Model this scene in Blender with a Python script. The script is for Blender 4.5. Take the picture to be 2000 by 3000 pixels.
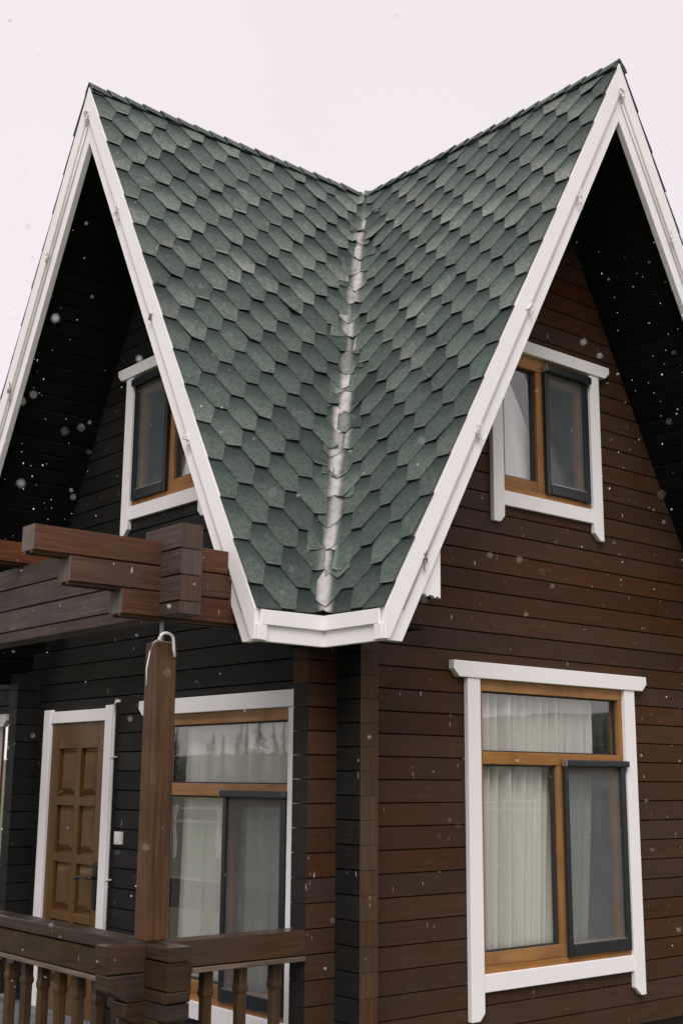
import bpy, bmesh, math, random
from mathutils import Vector, Matrix, noise
random.seed(7)
R = math.radians
S = bpy.context.scene
for o in list(bpy.data.objects): bpy.data.objects.remove(o)
COL = S.collection

# ------------------------------------------------------------------ camera
YAW, PITCH, ROLL = R(50.12), R(12.12), R(0.46)
CAM = Vector((-6.806, -7.842, 1.671))
fw = Vector((math.cos(YAW)*math.cos(PITCH), math.sin(YAW)*math.cos(PITCH), math.sin(PITCH)))
rt = Vector((math.sin(YAW), -math.cos(YAW), 0)); up = rt.cross(fw)
rt2 = rt*math.cos(ROLL) + up*math.sin(ROLL); up2 = up*math.cos(ROLL) - rt*math.sin(ROLL)
cd = bpy.data.cameras.new('camera'); cam = bpy.data.objects.new('camera', cd); COL.objects.link(cam)
mw = Matrix((rt2, up2, -fw)).transposed().to_4x4(); mw.translation = CAM
cam.matrix_world = mw
cd.sensor_fit = 'VERTICAL'; cd.sensor_height = 36; cd.sensor_width = 24
cd.lens = 3642.4/3000*36; cd.clip_start = .1; cd.clip_end = 5000
cd.dof.use_dof = True; cd.dof.focus_distance = 8.6; cd.dof.aperture_fstop = 2.8
S.camera = cam

# ------------------------------------------------------------------ overcast sky, soft sun, exposure
W_ = bpy.data.worlds.new('World'); S.world = W_; W_.use_nodes = True
nt = W_.node_tree; nt.nodes.clear()
SUN_DIR = Vector((-.58, -.60, .86)).normalized()           # towards the sun
sky = nt.nodes.new('ShaderNodeTexSky'); sky.sky_type = 'NISHITA'; sky.sun_disc = False
sky.sun_elevation = math.asin(SUN_DIR.z); sky.sun_rotation = math.atan2(SUN_DIR.x, SUN_DIR.y)
b1 = nt.nodes.new('ShaderNodeBackground'); b1.inputs[1].default_value = .004
nt.links.new(sky.outputs[0], b1.inputs[0])
# the cloud cover: an even pale sheet with very faint unevenness
tc = nt.nodes.new('ShaderNodeTexCoord'); nz = nt.nodes.new('ShaderNodeTexNoise'); nz.inputs['Scale'].default_value = 1.3; nz.inputs['Detail'].default_value = 3
nt.links.new(tc.outputs['Generated'], nz.inputs['Vector'])
rp = nt.nodes.new('ShaderNodeValToRGB'); rp.color_ramp.elements[0].position = .3; rp.color_ramp.elements[1].position = .7
rp.color_ramp.elements[0].color = (.875, .805, .830, 1); rp.color_ramp.elements[1].color = (.92, .845, .866, 1)
nt.links.new(nz.outputs['Fac'], rp.inputs['Fac'])
b2 = nt.nodes.new('ShaderNodeBackground'); b2.inputs[1].default_value = .625
nt.links.new(rp.outputs[0], b2.inputs[0])
ad = nt.nodes.new('ShaderNodeAddShader'); wo = nt.nodes.new('ShaderNodeOutputWorld')
nt.links.new(b1.outputs[0], ad.inputs[0]); nt.links.new(b2.outputs[0], ad.inputs[1]); nt.links.new(ad.outputs[0], wo.inputs[0])
sl = bpy.data.lights.new('sun', 'SUN'); sl.energy = 1.5; sl.angle = R(35); sl.color = (1, .95, .93)
so = bpy.data.objects.new('sun', sl); COL.objects.link(so); so.rotation_euler = SUN_DIR.to_track_quat('Z', 'Y').to_euler()
S.view_settings.view_transform = 'Standard'; S.view_settings.look = 'None'
S.view_settings.exposure = .66; S.view_settings.gamma = 1
S.render.engine = 'CYCLES'
S.cycles.transparent_max_bounces = 12

# ------------------------------------------------------------------ dimensions (metres), fitted to the photograph
DL, DR = 1.97, 2.023            # half sizes of the square log house: wall faces x=-DL and y=-DR
G = 2.765; GB = 2.80            # barge planes x=-G (left gable) and y=-GB (right gable)
WE = 2.30                       # eave distance from the ridges
H, EV = 6.825, 2.60
K = (H-EV)/WE; SL = math.sqrt(1+K*K); CA, SA = 1/SL, K/SL
SOF = .315                      # vertical depth of the roof build-up down to the soffit
CO = .14                        # log course

# ------------------------------------------------------------------ materials
class N:
    def __init__(s, name):
        s.m = bpy.data.materials.new(name); s.m.use_nodes = True; s.t = s.m.node_tree; s.t.nodes.clear()
        s.out = s.n('ShaderNodeOutputMaterial')
    def n(s, ty, **kw):
        x = s.t.nodes.new(ty)
        for k, v in kw.items():
            if hasattr(x, k) and k not in x.inputs: setattr(x, k, v)
        return x
    def set(s, inp, v):
        if hasattr(v, 'is_output') or isinstance(v, bpy.types.NodeSocket): s.t.links.new(v, inp)
        elif isinstance(v, (tuple, list)) and len(v) == 3 and inp.type == 'RGBA': inp.default_value = (*v, 1)
        else: inp.default_value = v
    def math(s, op, a, b=None, clamp=False):
        x = s.n('ShaderNodeMath'); x.operation = op; x.use_clamp = clamp; s.set(x.inputs[0], a)
        if b is not None: s.set(x.inputs[1], b)
        return x.outputs[0]
    def mix(s, f, a, b, mode='MIX'):
        x = s.n('ShaderNodeMix'); x.data_type = 'RGBA'; x.blend_type = mode
        s.set(x.inputs['Factor'], f); s.set(x.inputs[6], a); s.set(x.inputs[7], b); return x.outputs[2]
    def noise(s, vec, scale, detail=3, rough=.5):
        x = s.n('ShaderNodeTexNoise'); x.inputs['Scale'].default_value = scale; x.inputs['Detail'].default_value = detail; x.inputs['Roughness'].default_value = rough
        if vec is not None: s.set(x.inputs['Vector'], vec)
        return x.outputs['Fac']
    def ramp(s, f, lo, hi, a=0, b=1):
        x = s.n('ShaderNodeMapRange'); x.inputs[1].default_value = lo; x.inputs[2].default_value = hi; x.inputs[3].default_value = a; x.inputs[4].default_value = b
        x.interpolation_type = 'SMOOTHSTEP'; s.set(x.inputs[0], f); return x.outputs[0]
    def comb(s, x, y, z):
        c = s.n('ShaderNodeCombineXYZ'); s.set(c.inputs[0], x); s.set(c.inputs[1], y); s.set(c.inputs[2], z); return c.outputs[0]
    def obj(s, rnd=0):
        v = s.n('ShaderNodeTexCoord').outputs['Object']
        if rnd:
            oi = s.n('ShaderNodeObjectInfo'); a = s.n('ShaderNodeVectorMath'); a.operation = 'ADD'
            s.set(a.inputs[0], v); k = s.math('MULTIPLY', oi.outputs['Random'], rnd); s.set(a.inputs[1], s.comb(k, k, 0)); v = a.outputs[0]
        return v
    def sep(s, v):
        x = s.n('ShaderNodeSeparateXYZ'); s.set(x.inputs[0], v); return x.outputs
    def rand(s): return s.n('ShaderNodeObjectInfo').outputs['Random']
    def bump(s, h, strength, dist=.01):
        x = s.n('ShaderNodeBump'); x.inputs['Strength'].default_value = strength; x.inputs['Distance'].default_value = dist; s.set(x.inputs['Height'], h); return x.outputs[0]
    def bsdf(s, col, rough, normal=None, spec=.5, metal=0):
        b = s.n('ShaderNodeBsdfPrincipled'); s.set(b.inputs['Base Color'], col); s.set(b.inputs['Roughness'], rough)
        b.inputs['Specular IOR Level'].default_value = spec; b.inputs['Metallic'].default_value = metal
        if normal is not None: s.set(b.inputs['Normal'], normal)
        s.t.links.new(b.outputs[0], s.out.inputs[0]); return b

def wood(name, c1, c2, c3, axis='h', rough=.5, var=.35, fleck=0, bump=.35, spec=.4, streak=0, g3=.75, sat=(.55, .62)):
    m = N(name); v = m.obj(9); x, y, z = m.sep(v)
    al = m.math('ADD', x, y); ac = m.math('SUBTRACT', x, y)
    if axis == 'h': gv = m.comb(m.math('MULTIPLY', al, 2.2), m.math('MULTIPLY', ac, 2.2), m.math('MULTIPLY', z, 55))
    else: gv = m.comb(m.math('MULTIPLY', al, 50), m.math('MULTIPLY', ac, 50), m.math('MULTIPLY', z, 2.2))
    g = m.noise(gv, 1, 6, .6); big = m.noise(v, 2.3, 4, .6)
    col = m.mix(m.ramp(g, .3, .7), c1, c2)
    col = m.mix(m.math('MULTIPLY', m.ramp(big, .42, .72), g3), col, c3)
    r = m.rand(); h = m.n('ShaderNodeHueSaturation'); m.set(h.inputs['Color'], col)
    m.set(h.inputs['Value'], m.math('ADD', m.math('MULTIPLY', r, var), 1-var/2))
    r2 = m.math('FRACT', m.math('MULTIPLY', r, 37.3)); m.set(h.inputs['Saturation'], m.math('ADD', m.math('MULTIPLY', r2, sat[0]), sat[1]))
    col = h.outputs[0]
    if streak:                                              # pale vertical weathering runs
        st = m.noise(m.comb(m.math('MULTIPLY', al, 34), m.math('MULTIPLY', ac, 34), m.math('MULTIPLY', z, 4)), 1, 4)
        col = m.mix(m.math('MULTIPLY', m.ramp(st, .5, .8), streak), col, (.19, .17, .15))
    if fleck:                                               # paint and sealant flecks and short runs
        f = m.noise(m.comb(m.math('MULTIPLY', al, 42), m.math('MULTIPLY', ac, 42), m.math('MULTIPLY', z, 11)), 1, 2)
        k = m.math('MULTIPLY', m.ramp(f, .735, .755), m.ramp(m.noise(v, 1.1, 2), .40, .6))
        col = m.mix(m.math('MULTIPLY', k, fleck), col, (.6, .56, .55))
    rg = m.ramp(big, .35, .75, rough-.1, rough+.14)
    m.bsdf(col, rg, m.bump(m.math('ADD', g, m.math('MULTIPLY', m.noise(v, 160, 2), .3)), bump, .004), spec)
    return m.m

M = {}
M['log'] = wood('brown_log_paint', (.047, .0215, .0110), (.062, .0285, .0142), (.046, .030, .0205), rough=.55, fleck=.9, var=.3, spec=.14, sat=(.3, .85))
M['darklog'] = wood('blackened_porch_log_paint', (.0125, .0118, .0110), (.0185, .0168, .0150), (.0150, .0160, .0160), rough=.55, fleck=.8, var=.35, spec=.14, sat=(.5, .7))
M['logend'] = wood('brown_log_end', (.050, .027, .015), (.085, .047, .026), (.045, .036, .029), 'v', rough=.6, fleck=.9, var=.25, spec=.14, sat=(.3, .85))
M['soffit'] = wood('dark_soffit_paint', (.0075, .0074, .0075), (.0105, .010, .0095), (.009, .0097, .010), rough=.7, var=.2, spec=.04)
M['beam'] = wood('reddish_beam_stain', (.066, .0262, .0135), (.122, .049, .0245), (.055, .034, .025), rough=.45, var=.3, bump=.9, fleck=.7, spec=.25, sat=(.3, .85))
M['greybeam'] = wood('weathered_grey_beam', (.044, .027, .019), (.082, .058, .045), (.050, .046, .045), rough=.55, var=.3, bump=.9, fleck=.8, spec=.2, streak=.12)
M['endgrain'] = wood('weathered_end_grain', (.11, .085, .07), (.19, .15, .13), (.075, .07, .07), 'v', rough=.75, var=.3, bump=.8, spec=.2)
M['endbrown'] = wood('brown_end_grain', (.062, .034, .022), (.105, .062, .042), (.055, .042, .034), 'v', rough=.6, var=.2, bump=.9, spec=.2)
M['rail'] = wood('wet_rail_stain', (.028, .0165, .0095), (.052, .030, .0165), (.026, .020, .015), rough=.32, var=.2, streak=.06, fleck=.6, bump=.5, spec=.3)
M['railx'] = wood('brown_rail_stain', (.040, .0195, .0105), (.066, .033, .0175), (.038, .026, .018), rough=.32, var=.1, fleck=.7, bump=.4, spec=.4, sat=(.1, .95))
M['batten'] = wood('worn_batten', (.10, .07, .048), (.19, .14, .10), (.07, .055, .045), rough=.6, var=.2, bump=.8, spec=.25)
M['post'] = wood('orange_brown_post', (.050, .0235, .009), (.115, .054, .0205), (.042, .021, .010), 'v', rough=.5, var=.1, bump=1, fleck=.6, spec=.25, sat=(.1, .98))
M['baluster'] = wood('baluster_stain', (.042, .023, .010), (.085, .046, .020), (.032, .020, .012), 'v', rough=.5, var=.3, bump=.6, spec=.25, sat=(.2, .9))
M['frame'] = wood('honey_window_wood', (.27, .125, .038), (.38, .187, .060), (.19, .085, .029), rough=.4, var=.12, bump=.3, spec=.3, sat=(.1, .95))
M['framev'] = wood('honey_window_wood_upright', (.25, .112, .034), (.36, .172, .055), (.18, .08, .026), 'v', rough=.4, var=.12, bump=.3, spec=.3, sat=(.1, .95))
M['door'] = wood('golden_brown_door', (.095, .046, .0135), (.150, .077, .023), (.070, .036, .0115), 'v', rough=.4, var=.08, bump=.4, spec=.3, sat=(.1, .95))

def white_paint():
    m = N('white_gloss_paint'); v = m.obj(5); x, y, z = m.sep(v)
    d = m.ramp(m.noise(v, 3.5, 6, .65), .5, .85); f = m.ramp(m.noise(v, 70, 3), .68, .74)
    col = m.mix(m.math('MULTIPLY', d, .24), (.86, .835, .835), (.60, .565, .55))
    col = m.mix(m.math('MULTIPLY', f, .30), col, (.42, .37, .34))
    st = m.noise(m.comb(m.math('MULTIPLY', m.math('ADD', x, y), 30), m.math('MULTIPLY', m.math('SUBTRACT', x, y), 30), m.math('MULTIPLY', z, 2.5)), 1, 4)
    col = m.mix(m.math('MULTIPLY', m.math('MULTIPLY', m.ramp(st, .55, .8), m.ramp(m.noise(v, 1.7, 3), .45, .65)), .22), col, (.45, .40, .37))
    vo = m.n('ShaderNodeTexVoronoi'); vo.inputs['Scale'].default_value = 9; m.set(vo.inputs['Vector'], v)
    col = m.mix(m.math('MULTIPLY', m.ramp(vo.outputs['Distance'], .05, .03), .55), col, (.16, .13, .11))
    m.bsdf(col, .5, m.bump(m.noise(v, 28, 5), .12, .006), .4); return m.m
M['white'] = white_paint()

def simple(name, col, rough, metal=0, spec=.5, nscale=0, namt=0, bump=0):
    m = N(name); c = col; nrm = None
    if nscale:
        n = m.noise(m.obj(3), nscale, 5); c = m.mix(m.math('MULTIPLY', m.ramp(n, .35, .7), namt), col, tuple(k*.45 for k in col))
        if bump: nrm = m.bump(n, bump, .005)
    m.bsdf(c, rough, nrm, spec, metal); return m.m
M['black'] = simple('black_aluminium', (.016, .019, .022), .35, 0, .5, 20, .3)
M['silver'] = simple('bare_aluminium', (.55, .54, .54), .35, .9, .5, 30, .3)
M['iron'] = simple('dark_bronze_handle', (.05, .055, .055), .28, .8, .5, 40, .5)
M['plastic'] = simple('white_plastic', (.72, .69, .68), .4)
M['gasket'] = simple('dark_glazing_gasket', (.02, .024, .026), .6)
M['lining'] = simple('dark_inner_wall', (.03, .026, .023), .9)
M['room'] = simple('pale_room_surface', (.68, .65, .60), .9)
M['deck'] = simple('roof_deck_boards', (.03, .03, .028), .9)
M['rod'] = simple('grey_steel_rod', (.3, .31, .31), .4, .7, .5, 60, .4)
M['tile'] = simple('grey_porch_stone', (.20, .215, .23), .5, 0, .5, 30, .6, .5)
M['snow'] = None
M['dirt'] = simple('weathered_tape', (.30, .26, .24), .8, 0, .3, 60, .7)

def shingle_mat():
    m = N('green_mineral_shingle'); v = m.obj()
    uv = m.n('ShaderNodeUVMap'); uv.uv_map = 'tab'; ux, uy, _ = m.sep(uv.outputs[0])   # metres in the tab, y up from its lower edge
    tint = m.n('ShaderNodeAttribute'); tint.attribute_name = 'tint'
    q = m.n('ShaderNodeAttribute'); q.attribute_name = 'valley'
    gr = m.noise(v, 330, 2, .6); gr2 = m.noise(v, 120, 3, .6); bl = m.noise(v, 9, 4, .6); bg = m.noise(v, 1.1, 3, .5)
    mo = m.noise(v, 34, 4, .65); mo2 = m.noise(v, 15, 3, .6)
    col = m.mix(m.ramp(gr, .35, .66), (.024, .048, .039), (.086, .120, .102))
    col = m.mix(m.math('MULTIPLY', m.ramp(gr2, .48, .72), .5), col, (.19, .20, .185))
    col = m.mix(m.math('MULTIPLY', m.ramp(mo, .55, .33), .62), col, (.018, .039, .031))       # denser green patches
    tf0 = m.sep(tint.outputs['Vector'])[2]
    wear_pale = m.math('MULTIPLY', m.ramp(uy, .27, .0), m.math('MULTIPLY', tf0, m.math('MULTIPLY', m.ramp(gr2, .3, .7, .5, 1.1), m.ramp(mo, .35, .62, .6, 1.15))))   # exposed lower half loses its granules
    wear_pale = m.math('MAXIMUM', wear_pale, m.math('MULTIPLY', m.ramp(uy, .013, .0), .7))
    wear_pale = m.math('ADD', wear_pale, m.math('MULTIPLY', m.ramp(mo2, .55, .78), .34), True)
    wear_pale = m.math('MULTIPLY', wear_pale, m.ramp(bg, .36, .62, .55, 1))
    wear_pale = m.math('MULTIPLY', wear_pale, m.ramp(m.sep(v)[2], 2.8, 6.2, .38, 1.25))  # pale tone made stronger towards the ridge
    col = m.mix(wear_pale, col, (.31, .315, .295))
    lap_shade = m.ramp(m.math('ADD', uy, m.math('MULTIPLY', m.math('SUBTRACT', gr2, .5), .10)), .15, .285)   # overlying tab's shadow painted as a dark gradient at each tab head
    col = m.mix(m.math('MULTIPLY', lap_shade, .62), col, (.016, .026, .024))
    tf, tp, _z = m.sep(tint.outputs['Vector'])
    col = m.mix(1, col, m.comb(tf, tf, tf), 'MULTIPLY')
    qs = m.math('ADD', q.outputs['Fac'], m.math('MULTIPLY', m.math('SUBTRACT', bl, .5), .045))
    pale = m.math('MULTIPLY', m.ramp(m.math('ABSOLUTE', qs), .080, .012), m.ramp(mo2, .25, .6, .55, 1))
    col = m.mix(m.math('MULTIPLY', pale, tp), col, (.50, .47, .46))
    nrm = m.bump(m.math('ADD', gr, m.math('MULTIPLY', bl, 1.5)), .5, .004)
    m.bsdf(col, .72, nrm, .35); return m.m
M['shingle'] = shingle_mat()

def glass_mat():
    m = N('window_glass')
    ge = m.n('ShaderNodeNewGeometry'); dt = m.n('ShaderNodeVectorMath'); dt.operation = 'DOT_PRODUCT'
    m.set(dt.inputs[0], ge.outputs['Normal']); m.set(dt.inputs[1], ge.outputs['Incoming'])
    c = m.math('SUBTRACT', 1, m.math('ABSOLUTE', dt.outputs['Value'])); f = m.math('ADD', .04, m.math('MULTIPLY', .96, m.math('POWER', c, 5)))
    f = m.math('MULTIPLY', f, 3.5, True)                       # two panes, four faces, the same from both sides
    t = m.n('ShaderNodeBsdfTransparent'); t.inputs[0].default_value = (.95, .97, .96, 1)
    g = m.n('ShaderNodeBsdfGlossy'); g.inputs['Roughness'].default_value = .008; g.inputs['Color'].default_value = (1, 1, 1, 1)
    nrm = m.bump(m.noise(m.obj(), 2.2, 2), .012, .05); m.set(g.inputs['Normal'], nrm)
    x = m.n('ShaderNodeMixShader'); m.set(x.inputs[0], f); m.t.links.new(t.outputs[0], x.inputs[1]); m.t.links.new(g.outputs[0], x.inputs[2])
    m.t.links.new(x.outputs[0], m.out.inputs[0]); return m.m
M['glass'] = glass_mat()

def mesh_mat():
    m = N('insect_screen_mesh')
    t = m.n('ShaderNodeBsdfTransparent'); d = m.n('ShaderNodeBsdfPrincipled'); v = m.obj()
    n = m.noise(v, 7, 4, .6)
    m.set(d.inputs['Base Color'], m.mix(m.ramp(n, .3, .8), (.115, .132, .140), (.165, .18, .186))); d.inputs['Roughness'].default_value = .7
    x = m.n('ShaderNodeMixShader'); m.set(x.inputs[0], m.ramp(m.noise(v, 300, 2),   .3, .7, .42, .56)); m.t.links.new(t.outputs[0], x.inputs[1]); m.t.links.new(d.outputs[0], x.inputs[2])
    m.t.links.new(x.outputs[0], m.out.inputs[0]); return m.m
M['screen'] = mesh_mat()

def cloth_mat(name, c):
    m = N(name); v = m.obj(); n = m.noise(v, 240, 2)
    col = m.mix(m.math('MULTIPLY', n, .3), c, tuple(k*.75 for k in c))
    b = m.bsdf(col, .9, m.bump(n, .2, .002), .2)
    tr = m.n('ShaderNodeBsdfTranslucent'); m.set(tr.inputs[0], col); x = m.n('ShaderNodeMixShader'); x.inputs[0].default_value = .18
    m.t.links.new(b.outputs[0], x.inputs[1]); m.t.links.new(tr.outputs[0], x.inputs[2]); m.t.links.new(x.outputs[0], m.out.inputs[0]); return m.m
M['curtain'] = cloth_mat('cream_curtain', (.78, .75, .69)); M['curtain2'] = cloth_mat('grey_cream_curtain', (.76, .75, .68)); M['lace'] = cloth_mat('white_net_curtain', (.95, .94, .94))

M['snow'] = cloth_mat('snow', (.95, .95, .96))
def grass_mat():
    m = N('lawn'); v = m.obj(); n = m.noise(v, .6, 6, .65); n2 = m.noise(v, 30, 3)
    m.bsdf(m.mix(m.ramp(n, .35, .7), m.mix(n2, (.045, .075, .03), (.085, .115, .05)), (.10, .105, .055)), .9, m.bump(n2, .8, .03)); return m.m
M['grass'] = grass_mat()
def needle_mat():
    m = N('conifer_needles'); v = m.obj(20); n = m.noise(v, 1.4, 4)
    m.bsdf(m.mix(m.ramp(n, .35, .7), (.018, .034, .022), (.045, .070, .042)), .8); return m.m
M['needles'] = needle_mat(); M['bark'] = simple('conifer_bark', (.07, .05, .035), .9, 0, .3, 6, .6, .6)
def hill_mat():
    m = N('wooded_hillside'); v = m.obj(); n = m.noise(v, .06, 6, .7)
    m.bsdf(m.mix(m.ramp(n, .35, .7), (.05, .07, .06), (.11, .125, .11)), .95); return m.m
M['hill'] = hill_mat()

# ------------------------------------------------------------------ helpers
def link(name, me, mat, parent=None, smooth=False):
    o = bpy.data.objects.new(name, me); COL.objects.link(o)
    if mat is not None and not me.materials: me.materials.append(M[mat] if isinstance(mat, str) else mat)
    if parent is not None: o.parent = parent
    if smooth:
        for p in me.polygons: p.use_smooth = True
    return o
def mesh(name, vs, fs, fix=True):
    me = bpy.data.meshes.new(name); me.from_pydata([tuple(v) for v in vs], [], fs)
    if fix:
        b = bmesh.new(); b.from_mesh(me); bmesh.ops.recalc_face_normals(b, faces=b.faces); b.to_mesh(me); b.free()
    me.update(); return me
class MB:
    def __init__(s): s.v = []; s.f = []
    def add(s, vs, fs):
        k = len(s.v); s.v += [tuple(v) for v in vs]; s.f += [tuple(i+k for i in f) for f in fs]
    def prism(s, poly, f0, f1):                              # polygon (list of 2-D) extruded between two maps to 3-D
        n = len(poly); vs = [f0(*p) for p in poly] + [f1(*p) for p in poly]
        s.add(vs, [tuple(range(n))[::-1], tuple(range(n, 2*n))] + [(i, (i+1) % n, n+(i+1) % n, n+i) for i in range(n)])
    def box(s, x0, x1, y0, y1, z0, z1):
        vs = [(x, y, z) for z in (z0, z1) for (x, y) in ((x0, y0), (x1, y0), (x1, y1), (x0, y1))]
        s.add(vs, [(3, 2, 1, 0), (4, 5, 6, 7), (0, 1, 5, 4), (1, 2, 6, 5), (2, 3, 7, 6), (3, 0, 4, 7)])
    def tube(s, pts, r, n=8, caps=True):
        pts = [Vector(p) for p in pts]; rings = []; k = len(s.v)
        ref = Vector((0, 0, 1))
        for i, p in enumerate(pts):
            d = (pts[min(i+1, len(pts)-1)] - pts[max(i-1, 0)]).normalized()
            a = d.cross(ref if abs(d.dot(ref)) < .9 else Vector((1, 0, 0))).normalized(); b = d.cross(a)
            rr = r[i] if isinstance(r, (list, tuple)) else r
            s.v += [tuple(p + (a*math.cos(t)+b*math.sin(t))*rr) for t in [2*math.pi*j/n for j in range(n)]]
        for i in range(len(pts)-1):
            for j in range(n):
                s.f.append((k+i*n+j, k+i*n+(j+1) % n, k+(i+1)*n+(j+1) % n, k+(i+1)*n+j))
        if caps: s.f.append(tuple(k+j for j in range(n))[::-1]); s.f.append(tuple(k+(len(pts)-1)*n+j for j in range(n)))
    def make(s, name, mat, parent=None, bevel=0, smooth=False):
        o = link(name, mesh(name, s.v, s.f), mat, parent, smooth)
        if bevel:
            b = o.modifiers.new('bevel', 'BEVEL'); b.width = bevel; b.segments = 2; b.limit_method = 'ANGLE'; b.angle_limit = R(40)
        return o
def tag(o, label=None, cat=None, group=None, kind=None):
    if label: o['label'] = label
    if cat: o['category'] = cat
    if group: o['group'] = group
    if kind: o['kind'] = kind
    return o
def empty(name, loc=(0, 0, 0)):
    o = bpy.data.objects.new(name, None); COL.objects.link(o); o.location = loc; o.empty_display_size = .2; return o

# facade maps: u to the right as seen from outside, v up, d outwards from the wall face
FR = lambda u, v, d: (u, -DR-d, v)
FL = lambda u, v, d: (-DL-d, -u, v)

def log(name, F, u0, u1, v0, v1, th, mat, parent, c=.0058, c2=.011, tongue=False, d0=0, jit=.0012, slant=None):
    """one log lying along a facade: bevelled outer edges so the joint is a real recess"""
    e = .0015
    if tongue:
        h = v1-v0
        prof = [(d0, v0+c), (d0, v1-c), (d0-c2, v1-e), (d0-th+c2, v1-e), (d0-th, v1-c), (d0-th, v0+c), (d0-th+c2, v0+e), (d0-th*.86, v0+e), (d0-th*.84, v0-.011), (d0-th*.70, v0-.011), (d0-th*.68, v0+e),
                (d0-th*.32, v0+e), (d0-th*.30, v0-.011), (d0-th*.16, v0-.011), (d0-th*.14, v0+e), (d0-c2, v0+e)]
    else:
        prof = [(d0, v0+c), (d0, v1-c), (d0-c2, v1-e), (d0-th, v1-e), (d0-th, v0+e), (d0-c2, v0+e)]
    n = max(1, int(abs(u1-u0)/.55)); m = len(prof); vs = []; fs = []
    for i in range(n+1):
        t = i/n; u = u0+(u1-u0)*t; jd = random.uniform(-jit, jit); jv = random.uniform(-jit, jit)*.7
        for (d, v) in prof:
            uu = u
            if slant and i == 0: uu = slant(0, u, v)
            if slant and i == n: uu = slant(1, u, v)
            vs.append(F(uu, v+(jv if d == d0 else 0), d+(jd if d == d0 else 0)))
    for i in range(n):
        for j in range(m): fs.append((i*m+j, i*m+(j+1) % m, (i+1)*m+(j+1) % m, (i+1)*m+j))
    fs.append(tuple(range(m))[::-1]); fs.append(tuple(n*m+j for j in range(m)))
    return link(name, mesh(name, vs, fs), mat, parent)

# ------------------------------------------------------------------ setting: ground, hills, porch floor
ms = MB(); n = 40; L = 1500
gv = []; gf = []
for i in range(n+1):
    for j in range(n+1):
        a = (i/n*2-1); b = (j/n*2-1); x = a*abs(a)*L; y = b*abs(b)*L; r = math.hypot(x, y)
        gv.append((x, y, -.14 + (0 if r < 40 else (noise.noise((x*.004, y*.004, 3))*min(1, (r-40)/200)*2))))
for i in range(n):
    for j in range(n): gf.append((i*(n+1)+j, (i+1)*(n+1)+j, (i+1)*(n+1)+j+1, i*(n+1)+j+1))
tag(link('ground', mesh('ground', gv, gf), 'grass', smooth=True), kind='structure')
hv = []; hf = []; NN = 120
for i in range(NN+1):
    a = i/NN*2*math.pi; base = 620
    hh = 13 + 6*noise.noise((math.cos(a)*2.1, math.sin(a)*2.1, 1.7)) + 42*max(0, math.cos(a-R(-25)))**6 + 4*noise.noise((math.cos(a)*9, math.sin(a)*9, 4))
    for r, z in ((base, -3), (base+120, hh*.55), (base+230, hh), (base+420, hh*.6), (base+700, -3)): hv.append((math.cos(a)*r, math.sin(a)*r, z))
for i in range(NN):
    for j in range(4): hf.append((i*5+j, (i+1)*5+j, (i+1)*5+j+1, i*5+j+1))
tag(link('hills', mesh('hills', hv, hf), 'hill', smooth=True), kind='structure')
pf = MB(); pf.box(-3.45, -DL+.1, -2.3, 5.2, -.13, -.095)
porch = tag(pf.make('porch_floor', 'gasket'), kind='structure')
for i in range(5):
    for j in range(26):
        x0 = -3.44+i*.31; y0 = -2.28+j*.29; b = MB(); zz = -.094+random.uniform(.008, .013)
        b.box(x0+.006, x0+.304, y0+.006, y0+.284, -.0945, zz)
        b.make('paving_stone', 'tile', porch)

# ------------------------------------------------------------------ the log house
house = tag(empty('log_house', (0, 0, 0)), 'brown log house with steep green shingle cross gables and white trim', 'house')

ZR = 1.6686; ZL = 2.1367           # one joint height on each facade
# openings (u0,u1,v0,v1) in facade coordinates
LWC = .835                          # centre of the left lower window (u = -y)
OP_R = [(-.80, .80, .42, 2.37), (-.52, .52, 3.62, 4.76)]
OP_L = [(LWC-.80, LWC+.80, .42-.222, 2.37-.222), (-.52, .52, 3.69, 4.83), (-1.63, -.67, -.14, 2.12)]
def facade(F, z0, ops, half_l, half_r, lm):
    # dark inner lining with openings, carries the logs
    zs = sorted({-.14, 6.3, 2.62} | {o[2] for o in ops} | {o[3] for o in ops}); mb = MB()
    us_all = sorted({-half_l+.05, half_r-.05} | {o[0] for o in ops} | {o[1] for o in ops})
    for a, b in zip(zs, zs[1:]):
        hl = min(half_l-.05, (H-SOF-b)/K+.12); 
        for p, q in zip(us_all, us_all[1:]):
            uc, vc = (p+q)/2, (a+b)/2
            if any(o[0] < uc < o[1] and o[2] < vc < o[3] for o in ops): continue
            p2, q2 = max(p, -hl), min(q, hl)
            if q2-p2 < .01: continue
            c0 = F(p2, a, -.10); c1 = F(q2, b, -.125)
            mb.box(min(c0[0], c1[0]), max(c0[0], c1[0]), min(c0[1], c1[1]), max(c0[1], c1[1]), a, b)
    wall = mb.make('wall', 'lining', house)
    k = math.ceil((-.14-z0)/CO)
    v = z0+k*CO
    while v < 6.3:
        v0, v1 = v, v+CO; v += CO; vm = (v0+v1)/2
        lim = (H-SOF-v0)/K+.05
        if v0 < 2.62: a, b = -half_l, half_r
        else: a, b = -min(half_l-.217, lim), min(half_r-.217, lim)
        segs = [(a, b, v0, v1)]
        for o in ops:
            if o[3] <= v0+.004 or o[2] >= v1-.004: continue
            new = []
            for (p, q, w0, w1) in segs:
                if q <= o[0] or p >= o[1]: new.append((p, q, w0, w1)); continue
                if p < o[0]: new.append((p, o[0], w0, w1))
                if q > o[1]: new.append((o[1], q, w0, w1))
                if o[2]-w0 > .02: new.append((max(p, o[0]), min(q, o[1]), w0, o[2]))
                if w1-o[3] > .02: new.append((max(p, o[0]), min(q, o[1]), o[3], w1))
            segs = new
        for (p, q, w0, w1) in segs:
            if q-p > .03: log('log', F, p, q, w0, w1, .142, lm, wall)
    return wall
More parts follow.
